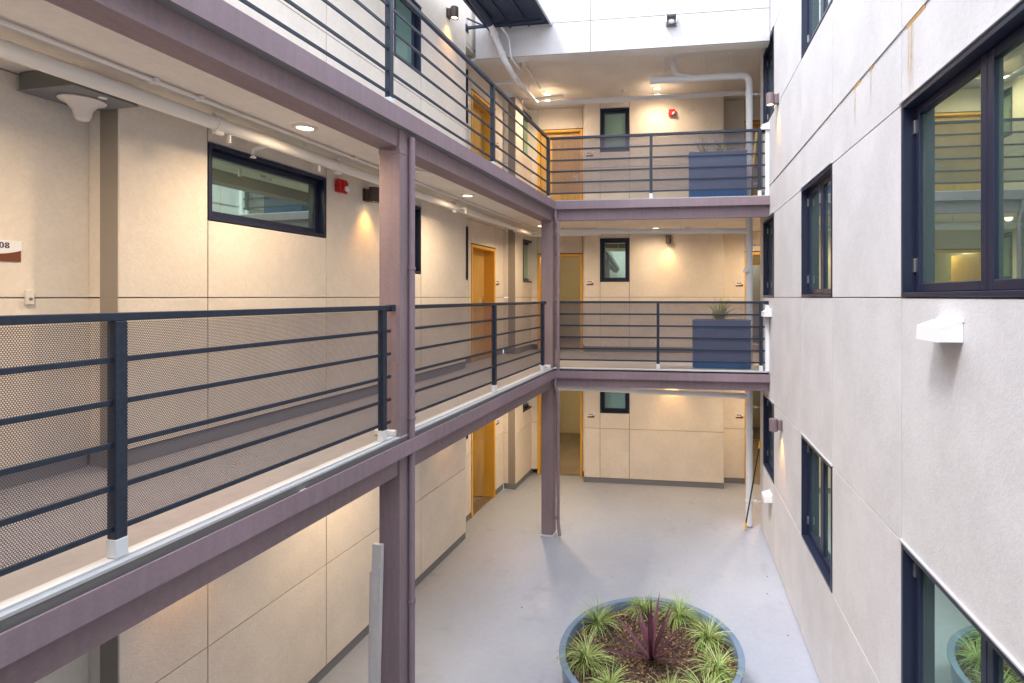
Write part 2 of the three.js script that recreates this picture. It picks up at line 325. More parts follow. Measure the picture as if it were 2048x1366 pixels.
// ---- right wing (frame R: x = -depth)
const right = thing('apartment_wing', 'pale stucco wing with large dark framed casement windows and metal reveal joint', 'building', 'R', [0, 0, 0]);
{
  const rows = [.02, 1.13, 2.30, 3.855, 5.085, 5.545], D = [9.42, 9.09, 8.145, 6.42, 5.21, 3.68, 2.03, .4, -1.4, -3.2, -5.2];
  const wins = [[9.09, 8.145], [6.42, 5.21], [3.68, 2.03], [.4, -1.4]], isW = (a, b) => wins.some(w => w[0] === a && w[1] === b);
  const ys = [[.02, 1.13], [1.13, 2.30], [2.30, 3.855], [3.855, 5.085], [5.085, 5.535], [5.56, 6.575], [6.575, 7.80], [7.80, TOP]];
  const R = [];
  for (const [y0, y1] of ys) for (let i = 0; i < D.length - 1; i++) {
    if (isW(D[i], D[i + 1]) && [1.13, 3.855, 6.575].includes(y0)) continue;
    R.push([-D[i], -D[i + 1], y0, y1]);
  }
  panels(right, R, -XR, M.stuccoWhite);
  for (const y of [[1.13, 2.30], [3.855, 5.085], [6.575, 7.80]]) for (const [a, b] of wins) windowUnit(right, -a, -b, y[0], y[1], -XR, { sashes: 2, hinges: true });
  mesh('reveal_strip', [box(-9.42, 5.2, 5.537, 5.558, -XR - .1, -XR - .008)], M.drip, right);
  for (const [d0, d1] of [[4.62, 4.46], [4.25, 4.19], [3.62, 3.36], [8.2, 8.12]]) mesh('rust_patch', box(-d0, -d1, 5.534, 5.561, -XR - .02, -XR - .0025), M.rust, right);
  for (const [d0, d1, h, y] of [[4.60, 4.55, .30, 5.53], [4.24, 4.205, .26, 5.53], [3.60, 3.49, .42, 5.53]]) {   // rust run down from the leaking joint
    const g = new THREE.PlaneGeometry(d0 - d1, h, 1, 1); g.translate(-(d0 + d1) / 2, y - h / 2, -XR + .0012); mesh('rust_stain', flat(g), M.rustStain, right);
  }
  mesh('end_return', box(-9.42, -9.39, 0, CEIL[2], -XR - 1.4, -XR - .165), M.stucco, right);
  mesh('roof_slab', box(-9.38, 5.2, TOP - .2, TOP - .02, -XR - 1.39, -XR - .17), M.joint, right);
  mesh('outer_shell', box(-9.38, 5.2, 0, TOP, -XR - 1.6, -XR - 1.4), M.joint, right);
  mesh('parapet_cap', box(-9.42, 5.2, TOP, TOP + .05, -XR - .3, -XR + .03), M.drip, right);
}
// ---- near wing behind the camera: closes the courtyard
const near = thing('apartment_wing', 'plain cream wing with walkways closing the courtyard behind the camera', 'building', 'E', [0, 0, 0]);
mesh('wall', box(-6, 3, 0, TOP, 5.2, 5.4), M.stucco, near);
mesh('walkway', box(-2.4, XR - .01, 2.42, 2.72, .45, 5.19), M.deck, near);

// ------------------------------------------------------------------ walkways
function outline(offL, offE, xr) {                // floor outline: left edge line, end edge line, right wing, back
  const a = at('L', -5.1, 0, offL), c = (() => { const t = (offE - offL * Math.sin(GL)) / Math.cos(GL); return at('L', t, 0, offL); })();
  const e = at('L', -5.1, 0, RC + .1), g = at('L', 12.0, 0, RC + .1);
  return [[a.x, -a.z], [c.x, offE], [xr, offE], [xr, 9.44], [2.74, 9.44], [2.74, ER + .1], [g.x, ER + .1], [e.x, -e.z]];
}
function sheet(pts, y0, y1) {
  const s = new THREE.Shape(pts.map(p => new THREE.Vector2(...p))), g = new THREE.ExtrudeGeometry(s, { depth: y1 - y0, bevelEnabled: false });
  g.rotateX(-Math.PI / 2); g.translate(0, y0, 0); return metric(g);
}
const cornerS = (off, d) => (d - off * Math.sin(GL)) / Math.cos(GL);
function skewBox(fr, a0, a1, lo0, hi0, lo1, hi1, b0, b1) {   // bar along a frame with its own heights at both ends; b0 near face, b1 far face (distance from camera axis)
  const v = (a, y, b) => at(fr, a, y, b), q = [[a0, lo0, b0[0]], [a0, hi0, b0[0]], [a0, hi0, b0[1]], [a0, lo0, b0[1]], [a1, lo1, b1[0]], [a1, hi1, b1[0]], [a1, hi1, b1[1]], [a1, lo1, b1[1]]].map(p => v(...p));
  const faces = [[0, 3, 2, 1], [4, 5, 6, 7], [0, 1, 5, 4], [3, 7, 6, 2], [1, 2, 6, 5], [0, 4, 7, 3]], pos = [];
  for (const f of faces) for (const i of [0, 1, 2, 0, 2, 3]) pos.push(q[f[i]].x, q[f[i]].y, q[f[i]].z);
  const g = new THREE.BufferGeometry(); g.setAttribute('position', new THREE.Float32BufferAttribute(pos, 3)); g.computeVertexNormals(); return metric(g);
}
const GO = 2.44, BO = 2.52, EG = 8.45, EB = 8.53;
for (let k = 1; k < 3; k++) {
  const f = F[k], c = CEIL[k - 1];
  const t = thing('walkway', k === 1 ? 'middle storey walkway with grey deck, white edge flashing and mauve gutter' : 'upper storey walkway with mauve gutter and beam above the white pipes', 'walkway', 'E', [0, 0, 0], 'open walkways');
  mesh('deck', sheet(outline(2.594, 8.6, XR - .01), f - .03, f), M.deck, t);
  mesh('slab', sheet(outline(2.60, 8.61, XR - .008), c + .012, f - .031), M.mauveRough, t);
  mesh('soffit', sheet(outline(2.74, 8.74, XR - .006), c, c + .0115), M.ceiling, t);
  const sc = cornerS(2.5, EG + .06), sg = cornerS(GO, EG), sb = cornerS(BO, EB), si = cornerS(BO + .2, EB + .2);
  const lipN = f - .055, lipF = f - .04 + (k === 2 ? .02 : .005), botN = k === 1 ? 2.55 : 5.185, botF = k === 1 ? 2.565 : 5.262;
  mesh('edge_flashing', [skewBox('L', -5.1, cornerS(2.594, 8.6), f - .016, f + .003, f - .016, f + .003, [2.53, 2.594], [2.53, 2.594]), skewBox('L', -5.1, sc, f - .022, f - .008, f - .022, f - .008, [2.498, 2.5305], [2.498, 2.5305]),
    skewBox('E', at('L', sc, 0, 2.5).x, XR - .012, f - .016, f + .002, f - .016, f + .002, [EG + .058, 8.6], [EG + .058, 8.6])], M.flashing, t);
  mesh('gutter_back', [skewBox('L', -5.1, cornerS(2.502, EG + .064), f - .07, f - .023, f - .07, f - .023, [2.502, 2.518], [2.502, 2.518])], M.gutterIn, t);
  // gutters: front, floor of the channel, straps
  mesh('gutter', [skewBox('L', -5.1, sg, botN, lipN, botF, lipF, [GO, GO + .006], [GO, GO + .006]), skewBox('L', -5.1, sg, lipN - .006, lipN, lipF - .006, lipF, [GO + .006, GO + .014], [GO + .006, GO + .014])], M.mauve, t);
  mesh('gutter', [skewBox('E', at('L', sg, 0, GO).x, XR + .004, botF, lipF, botF, lipF, [EG, EG + .006], [EG, EG + .006]), skewBox('E', at('L', sg, 0, GO).x, XR + .004, lipF - .006, lipF, lipF - .006, lipF, [EG + .006, EG + .014], [EG + .006, EG + .014])], M.mauve, t);
  mesh('gutter_channel', [skewBox('L', -5.1, sg, botN, botN + .006, botF, botF + .006, [GO + .006, BO - .001], [GO + .006, BO - .001]), skewBox('E', at('L', sg, 0, GO).x, XR + .002, botF, botF + .006, botF, botF + .006, [EG + .006, EB - .001], [EG + .006, EB - .001])], M.gutterIn, t);
  for (const s of [.9, 2.9, 5.1, 6.7, 7.75]) mesh('gutter_strap', skewBox('L', s, s + .05, f - .068, f - .062, f - .068, f - .062, [GO + .006, BO], [GO + .006, BO]), M.primer, t);
  mesh('beam', [skewBox('L', -5.1, sb, k === 1 ? 2.388 : 5.10, c + .006 + .0, k === 1 ? 2.40 : 5.09, c + .006, [BO, BO + .2], [BO, BO + .2])], M.mauveRough, t);
  mesh('beam_face', [skewBox('L', -5.1, sb, c + .006, f - .062, c + .006, f - .062, [BO, BO + .075], [BO, BO + .075])], M.mauveRough, t);
  mesh('beam', [skewBox('E', at('L', sb, 0, BO).x, XR - .003, k === 1 ? 2.42 : 5.09, f - .062, k === 1 ? 2.42 : 5.09, f - .062, [EB, EB + .075], [EB, EB + .075])], M.mauve, t);
}
// columns
function column(s, label) {
  const t = thing('steel_column', label, 'column', 'L', [s, 0, 2.60], 'mauve steel columns');
  mesh('shaft', box(0, .19, .03, 5.385, -.09, .1, .006, 4), M.mauveRough, t);
  mesh('base_plate', box(-.015, .205, .004, .03, -.105, .112, .004), M.primer, t);
  mesh('footing', box(-.03, .21, F[1] + .004, F[1] + .05, -.12, .07, .008), M.primer, t);
  mesh('weld_plate', box(-.004, .194, 5.04, 5.075, -.094, .104, .003), M.mauve, t);
}
column(4.0, 'mauve steel column with downspout standing between the two mesh railings');
column(8.34, 'mauve steel column at the inner corner of the walkways');
function downspout(fr, pos, runs, brackets, label) {
  const t = thing('downspout', label, 'downspout', fr, pos, 'mauve downspouts');
  runs.forEach(r => mesh('pipe', pipeRun(r, .027, .06, 18), M.mauve, t));
  brackets.forEach(y => mesh('bracket', [lathe([[.0285, y - .012], [.033, y - .012], [.033, y + .012], [.0285, y + .012]]), box(-.012, .012, y - .01, y + .01, -.06, -.028)], M.mauve, t));
}
downspout('L', [4.135, 0, 2.474], [[[0, 2.6, 0], [0, 5.2, 0]], [[0, .05, 0], [0, 2.555, 0]]], [2.84, 1.3, 4.1], 'straight mauve downspout against the column beside the near mesh railing');
downspout('E', [-1.868, 0, 8.515], [[[-.03, 5.27, .03], [-.03, 5.13, .03], [.012, 5.0, 0], [.012, 2.62, 0]], [[-.03, 2.57, .03], [-.03, 2.42, .03], [.012, 2.3, 0], [.012, .22, 0], [.05, .04, .05]]], [4.9, 2.78, .3, 2.25], 'mauve downspout with offset bends on the inner corner column');

// ------------------------------------------------------------------ railings
const BARS = [.865, .68, .495, .31, .128];
function railing(fr, base, x0, x1, posts, label, H = 1.072, perf = true, ends = []) {
  const t = thing('guard_railing', label, 'railing', fr, base, 'navy guard railings'), k = (H) / 1.072;
  mesh('top_rail', box(x0, x1, H - .037, H, -.021, .021, .004), M.rail, t);
  for (const b of BARS) mesh('rail', box(x0, x1, b * k - .0125, b * k + .0125, -.007, .007, .003), M.rail, t);
  for (const p of posts) {
    const q = mesh('post', box(p - .025, p + .025, .085, H - .037, -.025, .025, .004, 3), M.rail, t);
    mesh('base_sleeve', [box(p - .027, p + .027, .004, .085, -.027, .027, .004)], M.primer, q);
  }
  for (const e of ends) mesh('end_bracket', box(e - .03, e + .03, H - .05, H + .006, -.03, .03, .005), M.rail, t);
  const cuts = [x0, ...posts.filter(p => p > x0 + .2 && p < x1 - .2), x1];
  if (perf) for (let i = 0; i < cuts.length - 1; i++) {
    const a = cuts[i] + .03, b = cuts[i + 1] - .03, g = new THREE.PlaneGeometry(b - a, (H - .04) - BARS[4] * k, 1, 1);
    g.translate((a + b) / 2, ((H - .04) + BARS[4] * k) / 2, -.012); mesh('mesh_panel', metric(g), M.perf, t);
  }
  return t;
}
const f2 = F[1], f3 = F[2];
railing('L', [0, f2, 2.553], -1.6, 3.95, [-.1, 1.892, 3.84], 'railing with perforated sheet running up to the first steel column', 1.072, true, [3.95]);
railing('L', [0, f2, 2.553], 4.22, 8.06, [6.088, 7.982], 'railing with perforated sheet between the two steel columns', 1.072, true, [8.06]);
railing('E', [0, f2, 8.57], -1.90, 1.40, [-1.866, -.257, 1.318], 'railing of the middle end walkway before the blue box planter', 1.075, true, [1.40]);
const cs = cornerS(2.59, 8.56), cp = at('L', cs, 0, 2.59);
railing('L', [0, f3 + .0, 2.59], -1.6, cs, [1.85, 3.99, 6.13, cs - .01], 'railing of the upper walkway below the dark canopy and pipe', 1.035, false);
railing('E', [0, f3 + .0, 8.56], cp.x + .03, 1.38, [-.366, 1.296], 'railing of the upper end walkway before the red alarm', 1.035, true, [1.38]);

// ------------------------------------------------------------------ pipes
function hanger(y, top, r) { return [lathe([[r + .001, y - .012], [r + .006, y - .012], [r + .006, y + .012], [r + .001, y + .012]], 16)]; }
function mainPipe(label, fr, base, pts, r, fittings, heads, hangers, mat = M.pipe, grp = 'white overhead pipes') {
  const t = thing('overhead_pipe', label, 'pipe', fr, base, grp);
  mesh('pipe', pipeRun(pts, r, r * 2.4, 20), mat, t);
  for (const [x, y, z] of fittings) mesh('coupling', [rodX(r * 1.16, x - .035, x + .035, y, z, 20), box(x - .035, x + .035, y + r, y + r + .028, z - .02, z + .02, .006), box(x - .035, x + .035, y - r - .028, y - r, z - .02, z + .02, .006)], mat, t);
  for (const [x, y, z, dz, dy] of heads) mesh('branch', [between([x, y, z], [x, y + dy, z + dz], r * .42, 12), between([x, y + dy, z + dz], [x, y + dy - .05, z + dz], r * .3, 10), cyl(r * .5, r * .25, .02, x, y + dy - .075, z + dz, 12)], mat, t);
  for (const [x, y, z, top] of hangers) mesh('hanger', [rodX(r * 1.07, x - .012, x + .012, y, z, 18), cyl(.005, .005, top - y, x, y, z, 6), cyl(.02, .02, .008, x, top - .0085, z, 12)], mat, t);
  return t;
}
{ // sprinkler main under the middle walkway ceiling
  const y = 5.112, z = 0;
  const t = mainPipe('thick cream sprinkler pipe above the wide window and red alarm', 'L', [0, 0, 3.5], [[-2.4, y, z], [10.32, y, z], [10.32, y, 1.4]], .047, [[3.27, y, z], [4.55, y, z], [6.95, y, z], [9.3, y, z]],
    [[3.78, y, z, -.2, -.03], [7.0, y, z, .14, -.01], [10.1, y, z, -.22, 0], [10.1, y, z, .3, .04]], [[1.4, y, z, CEIL[1]], [4.15, y, z, CEIL[1]], [5.9, y, z, CEIL[1]], [8.2, y, z, CEIL[1]]]);
  for (const x of [3.36, 4.3, 8.9]) mesh('sprinkler_head', [cyl(.014, .014, .05, x, y - .1, z, 10), cyl(.02, .008, .014, x, y - .112, z, 12)], M.pipe, t);
  const c = thing('conduit', 'thin cream conduit beside the thick sprinkler pipe', 'conduit', 'L', [0, 0, 3.36]);
  mesh('tube', pipeRun([[-2.4, 5.19, 0], [5.0, 5.19, 0], [5.12, 5.19, .25], [5.35, 5.19, .5]], .013, .05, 10), M.pipe, c);
  mesh('tube', pipeRun([[5.2, 5.19, 0], [10.1, 5.19, 0]], .013, .05, 10), M.pipe, c);
  for (const x of [.8, 2.7, 3.0, 4.6, 6.3, 8.0]) mesh('clamp', box(x - .015, x + .015, 5.174, 5.208, -.03, .03, .004), M.pipe, c);
}
{ // sprinkler main of the upper floor: comes out below the canopy, dives under the fascia and turns along the end wall
  const t = mainPipe('white sprinkler pipe diving below the top fascia and turning along the upper ceiling', 'L', [0, 0, 3.4], [[7.5, 8.22, -.04], [8.06, 8.17, -.03], [8.15, 7.64, .16], [8.5, 7.57, .15], [10.22, 7.69, 0], [10.22 + .27, 7.70, 4.1]], .05,
    [[9.2, 7.62, .09]], [[8.95, 7.60, .11, -.5, .03], [9.95, 7.685, 0, .62, .03], [9.95, 7.685, 0, -.2, 0]], [[9.7, 7.655, .045, CEIL[2]]], M.pvc);
  mesh('sleeve', between([7.2, 8.245, -.045], [8.0, 8.178, -.03], .06, 18), M.canopy, t);
  mesh('coupling', [between([8.075, 8.07, .006], [8.085, 8.02, .024], .061, 18), between([8.13, 7.76, .118], [8.138, 7.71, .136], .061, 18), between([8.62, 7.578, .14], [8.69, 7.583, .136], .061, 18)], M.pvc, t);
  const e = thing('overhead_pipe', 'slim white conduit curving over the top fascia beside the sprinkler pipe', 'pipe', 'L', [0, 0, 3.28], 'white overhead pipes');
  mesh('tube', pipeRun([[8.06, 8.13, .02], [8.12, 8.0, .12], [8.16, 7.68, .14], [8.62, 7.66, .14], [8.75, 7.92, .1], [10.1, 7.93, 0]], .014, .1, 10), M.pvc, e);
}
function endDrain(yA, yB, ceil, label) {          // PVC drain slung under the end walkway, joining the riser
  const t = thing('drain_pipe', label, 'pipe', 'E', [0, 0, 9.33], 'white drain pipes');
  mesh('pipe', pipeRun([[-2.35, yA, 0], [1.1, yB, 0]], .042, .1, 18), M.pvc, t);
  mesh('elbow', pipeRun([[1.05, yB, 0], [1.235, yB - .01, 0], [1.235, yB - .16, 0]], .046, .11, 18), M.pvc, t);
  for (const x of [-1.35, .1, .72]) mesh('hanger', [rodX(.046, x - .014, x + .014, yA + (yB - yA) * (x + 2.35) / 3.45, 0, 16), cyl(.006, .006, ceil - yA + .0, x, yA, 0, 6), cyl(.022, .022, .01, x, ceil - .012, 0, 10)], M.pvc, t);
}
endDrain(5.02, 4.975, CEIL[1], 'white drain pipe hung below the upper walkway, joining the riser');
endDrain(2.27, 2.2, CEIL[0], 'white drain pipe hung below the middle walkway over the courtyard floor');
{
  const t = thing('drain_riser', 'white vertical drain pipe rising past both box planters to the top ceiling', 'pipe', 'E', [1.245, 0, 9.33]);
  mesh('pipe', pipeRun([[0, .035, 0], [0, 7.585, 0], [-1.62, 7.585, 0]], .056, .14, 20), M.pvc, t);
  mesh('branch', pipeRun([[-.98, 7.60, 0], [-1.22, 7.64, -.02], [-1.28, 7.94, -.1]], .052, .12, 18), M.pvc, t);
  mesh('end_cap', rodX(.06, -1.66, -1.6, 7.585, 0, 20), M.pvc, t);
  mesh('shoe', [cyl(.063, .058, .06, 0, .03, 0, 20), cyl(.03, .05, .03, 0, .003, 0, 14)], M.pvc, t);
  for (const y of [1.55, 3.4, 4.32, 6.3]) mesh('collar', cyl(.062, .062, .07, 0, y, 0, 20), M.pvc, t);
  mesh('cleanout', [between([0, 4.25, 0], [-.06, 4.3, .06], .04, 14), between([-.05, 4.29, .05], [-.075, 4.31, .075], .046, 14)], M.pvc, t);
  for (const y of [.42, 2.0, 3.05, 4.72, 5.75, 7.25]) mesh('clamp', [cyl(.066, .066, .035, 0, y, 0, 20), between([.05, y + .01, 0], [.19, y + .01, .0], .008, 8), cyl(.024, .024, .03, .1, y, .0, 10)], M.pvc, t);
  for (const x of [-.3, -.75, -1.42]) mesh('strap', [rodX(.06, x - .012, x + .012, 7.585, 0, 18), cyl(.006, .006, .33, x, 7.62, 0, 6)], M.pvc, t);
}

// ------------------------------------------------------------------ lamps
function spot(parent, x, y, z, I, ang, tx, ty, tz, c = 0xffe0b8) {
  const l = new THREE.SpotLight(c, I, 0, ang, 1, 2); l.position.set(x, y, z); l.target.position.set(tx, ty, tz); l.castShadow = true; l.shadow.radius = 2.5; l.name = 'lamp_light'; parent.add(l, l.target);
}
function downlight(fr, pos, label, I = 2.5) {
  const t = thing('recessed_downlight', label, 'downlight', fr, pos, 'recessed ceiling downlights');
  mesh('trim', lathe([[.062, -.0215], [.066, -.024], [.092, -.018], [.096, -.004], [.096, -.001]], 32), M.offwhite, t);
  mesh('diffuser', lathe([[.0001, -.017], [.061, -.017], [.061, -.010]], 28), M.lampGlow, t);
  spot(t, 0, -.03, 0, I, 1.5, 0, -2, 0);
}
downlight('L', [1.65, CEIL[1], 3.14], 'recessed downlight above the walkway before the unit sign 308', 3.2);
downlight('L', [3.70, CEIL[1], 3.14], 'glowing recessed downlight above the wide window walkway');
downlight('L', [6.6, CEIL[1], 3.14], 'glowing recessed downlight behind the first column toward the orange door');
downlight('L', [9.7, CEIL[1], 3.14], 'glowing recessed downlight by the inner corner column');
downlight('E', [-.36, CEIL[1], 10.5], 'glowing recessed downlight above the middle end wall sconce', 1.5);
downlight('E', [-2.53, CEIL[2], 10.6], 'glowing recessed downlight above the upper orange door');
downlight('E', [-.34, CEIL[2], 10.6], 'glowing recessed downlight over the upper red alarm', 2);
downlight('L', [4.9, CEIL[0], 3.14], 'recessed downlight under the middle walkway by the first column', 2);
downlight('L', [9.4, CEIL[0], 3.14], 'recessed downlight under the middle walkway by the open orange door', 3.2);
downlight('E', [-.2, CEIL[0], 10.2], 'recessed downlight under the middle end walkway', 1.3);
downlight('E', [1.75, CEIL[1] - .002, 10.5], 'recessed downlight before the right hand doorway of the middle end walkway', 3)
downlight('E', [1.75, CEIL[0] - .002, 10.5], 'recessed downlight before the right hand doorway at courtyard level', 2.2);
function sconce(fr, pos, label, I, mat = M.bronze) {   // cylinder on a flat back arm, open below
  const t = thing('wall_sconce', label, 'wall lamp', fr, pos, 'downward wall sconces');
  mesh('back_plate', box(-.05, .05, -.07, .07, .001, .014, .004), mat, t);
  mesh('arm', box(-.035, .035, -.065, .065, .014, .06, .006), mat, t);
  mesh('shade', lathe([[.0001, .085], [.052, .085], [.056, .081], [.056, -.08], [.051, -.08], [.051, -.058], [.0001, -.058]], 30).translate(0, 0, .112), mat, t);
  mesh('lamp_lens', lathe([[.0001, -.064], [.05, -.064], [.05, -.060]], 24).translate(0, 0, .112), M.lampGlow, t);
  spot(t, 0, -.095, .105, I * .27, .75, 0, -1.2, .02, 0xffb55e);
}
sconce('L', [5.45, 5.01, W], 'bronze cylinder sconce lighting the wall beside the red alarm and first column', 1.5);
sconce('L', [7.40, 8.07, W], 'bronze cylinder sconce on the upper wall below the dark canopy', 1.5);
sconce('L', [3.3, 2.25, W], 'bronze cylinder sconce on the ground storey wall below the near railing', 1.5);
sconce('L', [7.3, 2.25, W], 'bronze cylinder sconce on the ground storey wall past the first column', 1.5);
sconce('E', [-.121, 5.02, EW], 'bronze cylinder sconce on the middle end wall above the box planter', 1.6);
sconce('E', [-.05, 2.30, EW], 'bronze cylinder sconce on the ground storey end wall', 1.7);
sconce('R', [7.80, 6.62, XR], 'mauve cylinder sconce on the pale wing above the white vent', 1.2, M.bronzeMauve);
sconce('R', [7.55, 2.13, XR], 'mauve cylinder sconce on the pale wing near the courtyard floor', 1.5, M.bronzeMauve);
{
  const t = thing('flood_light', 'small grey security light on the white top fascia', 'flood light', 'E', [-.046, 8.15, 8.45]);
  mesh('back_box', box(-.08, .08, -.10, .09, .001, .05, .008), M.greyBox, t);
  mesh('hood', [box(-.085, .085, .03, .10, .05, .13, .012), box(-.085, -.07, -.08, .03, .05, .12, .004), box(.07, .085, -.08, .03, .05, .12, .004)], M.drip, t);
  mesh('lens', lathe([[.0001, .02], [.04, .012], [.06, -.03], [.0001, -.05]]).rotateX(.7).translate(0, -.03, .06), M.lens, t);
}

// ------------------------------------------------------------------ small fittings
function alarm(fr, pos, label) {
  const t = thing('fire_alarm', label, 'fire alarm', fr, pos, 'red fire alarm strobes');
  mesh('back_box', box(-.058, .058, -.062, .062, .001, .035, .004), M.red, t);
  mesh('housing', [box(-.066, .066, -.072, .072, .0355, .062, .008), box(-.02, .064, -.05, .05, .062, .074, .006), box(-.086, -.066, -.012, .012, .02, .03, .003)], M.red, t);
  mesh('strobe', lathe([[.0001, .036], [.024, .03], [.03, .012], [.03, 0]]).rotateX(Math.PI / 2).translate(.032, -.022, .0745), M.lens, t);
}
alarm('L', [5.0, 5.02, W], 'red fire alarm strobe between the wide window and the bronze sconce');
alarm('E', [-.05, 7.60, EW], 'red fire alarm strobe on the upper end wall');
function detector(fr, pos, label) {
  const t = thing('smoke_detector', label, 'smoke detector', fr, pos, 'white smoke detectors');
  mesh('base', lathe([[.06, -.001], [.062, -.012], [.055, -.016], [.0001, -.016]]), M.white, t);
  mesh('dome', lathe([[.048, -.0165], [.045, -.034], [.03, -.046], [.0001, -.048]]), M.offwhite, t);
}
detector('E', [-1.0, CEIL[2], 10.65], 'round white smoke detector on the upper end ceiling');
detector('E', [.25, CEIL[1], 10.5], 'round white smoke detector on the middle end ceiling');
{
  const t = thing('wall_sensor', 'round off-white cover on the upper end wall beside the red alarm', 'cover plate', 'E', [.345, 7.69, EW]);
  mesh('cover', lathe([[.0001, .018], [.045, .017], [.052, .008], [.052, .001]]).rotateX(Math.PI / 2), M.offwhite, t);
}
const font = await new FontLoader().loadAsync('fonts/droid/droid_sans_bold.typeface.json');
function sign(fr, pos, text, label, w = .16) {
  const t = thing('unit_sign', label, 'sign', fr, pos, 'apartment number signs'), h = w * .66;
  const up = new THREE.Shape(); up.moveTo(-w / 2, -h * .18); up.lineTo(-w / 2, h / 2); up.lineTo(w / 2, h / 2); up.lineTo(w / 2, h * .06); up.quadraticCurveTo(w * .12, -h * .2, -w / 2, -h * .18);
  const lo = new THREE.Shape(); lo.moveTo(-w / 2, -h / 2); lo.lineTo(w * .47, -h / 2); lo.lineTo(w * .47, h * .04); lo.quadraticCurveTo(w * .12, -h * .22, -w / 2, -h * .2); lo.closePath();
  const ex = { depth: .006, bevelEnabled: false };
  mesh('number_plate', new THREE.ExtrudeGeometry(up, ex).translate(0, 0, .002), M.white, t);
  mesh('lower_plate', new THREE.ExtrudeGeometry(lo, ex).translate(0, 0, .001), M.signBrown, t);
  if (text) {
    const g = new TextGeometry(text, { font, size: h * .27, depth: .0012, curveSegments: 4 }); g.computeBoundingBox(); g.translate(-(g.boundingBox.max.x) / 2 - w * .02, h * .12, .0082);
    mesh('number', g, M.digits, t);
  } else mesh('number', [-.045, -.008, .029].map(x => box(x * w / .16 - .013, x * w / .16 + .013, h * .10, h * .33, .0082, .0094)), M.digits, t);
}
sign('L', [2.402, 4.135, RC], '308', 'unit sign reading 308 on the recessed wall beside the near railing', .19);
sign('L', [9.93, 4.14, RC], '', 'unit sign beside the orange door of the middle long walkway', .15);
sign('L', [9.93, 1.42, RC], '', 'unit sign beside the open orange door at courtyard level', .15);
sign('L', [9.93, 6.84, RC], '', 'unit sign beside the orange door of the upper long walkway', .15);
sign('E', [-1.74, 4.155, EW], '', 'unit sign between doorway and window on the middle end wall', .15);
sign('E', [-1.72, 1.40, EW], '', 'unit sign between doorway and window on the ground storey end wall', .15);
sign('E', [-1.75, 6.83, EW], '', 'unit sign between door and window on the upper end wall', .15);
sign('E', [1.33, 4.125, ER], '', 'unit sign in the warm recess behind the middle box planter', .15);
sign('E', [1.33, 1.40, ER], '', 'unit sign in the warm recess beside the white riser at ground level', .15);
{
  const t = thing('door_bell', 'small cream bell button box on the joint of the near recessed wall', 'door bell', 'L', [2.53, 3.858, RC]);
  mesh('housing', box(-.02, .02, -.045, .045, .001, .022, .005), M.offwhite, t); mesh('button', lathe([[.0001, .004], [.009, .003], [.009, 0]]).rotateX(Math.PI / 2).translate(0, -.01, .0222), M.greyBox, t);
  const s = thing('ceiling_box', 'grey metal box on the ceiling beside the thick pipe, holding a cream bell cone', 'box', 'L', [2.63, 5.205, 3.86]);
  mesh('housing', box(-.17, .19, -.105, -.002, -.20, .22, .006), M.greyBox, s); mesh('lid', box(-.176, .196, -.112, -.1055, -.206, .226, .002), M.cove, s);
  mesh('cone', lathe([[.0001, -.245], [.03, -.243], [.04, -.225], [.05, -.18], [.075, -.145], [.11, -.128], [.116, -.12], [.112, -.1135], [.0001, -.1135]], 36).translate(.02, 0, .01), M.offwhite, s);
  mesh('indicator', lathe([[.0001, -.1165], [.022, -.1155], [.022, -.1125]]).translate(.02, 0, .17), M.white, s);
}
// vents on the right wing
function vent(d, y, label, k = 1) {
  const t = thing('vent_hood', label, 'vent', 'R', [d, y, XR], 'white exhaust vent hoods');
  const s = new THREE.Shape([[.001, .055], [.012, .055], [.035, .05], [.115, .02], [.12, -.055], [.116, -.055], [.11, .012], [.03, .045], [.001, .045]].map(p => new THREE.Vector2(p[0] * k, p[1] * k)));
  const hood = new THREE.ExtrudeGeometry(s, { depth: .25 * k, bevelEnabled: false }); hood.rotateY(-Math.PI / 2); hood.translate(.125 * k, 0, 0);
  const side = new THREE.Shape([[.001, .045], [.03, .044], [.111, .013], [.117, -.054], [.001, -.054]].map(p => new THREE.Vector2(p[0] * k, p[1] * k)));
  const mk = x => { const g = new THREE.ExtrudeGeometry(side, { depth: .005, bevelEnabled: false }); g.rotateY(-Math.PI / 2); g.translate(x, 0, 0); return g; };
  mesh('hood', hood, M.white, t); mesh('cheek', mk(.1245 * k), M.white, t); mesh('cheek', mk(-.1195 * k), M.white, t);
  mesh('flap', box(-.115 * k, .115 * k, -.045 * k, .04 * k, .004, .010).rotateX(0), M.greyBox, t);
  mesh('back_flange', box(-.14 * k, .14 * k, .048 * k, .066 * k, .001, .006), M.white, t);
}
vent(3.06, 3.685, 'white exhaust vent hood below the largest window');
vent(8.44, 3.62, 'white exhaust vent hood beside the end of the middle end railing');
vent(8.40, .86, 'white exhaust vent hood near the courtyard floor below the mauve sconce');
vent(8.62, 6.47, 'white exhaust vent hood beside the end of the upper end railing');
for (const [y0, y1, lab] of [[F[1], 3.72, 'middle'], [F[2], 6.40, 'upper']]) {
  const t = thing('trim_post', `white square trim post on the pale wing at the end of the ${lab} end walkway`, 'trim post', 'R', [8.56, y0, XR], 'white trim posts');
  mesh('post', box(-.04, .04, .004, y1 - y0, .001, .06, .004), M.white, t); mesh('cap', box(-.045, .045, y1 - y0 + .001, y1 - y0 + .012, .001, .066, .003), M.white, t);
}
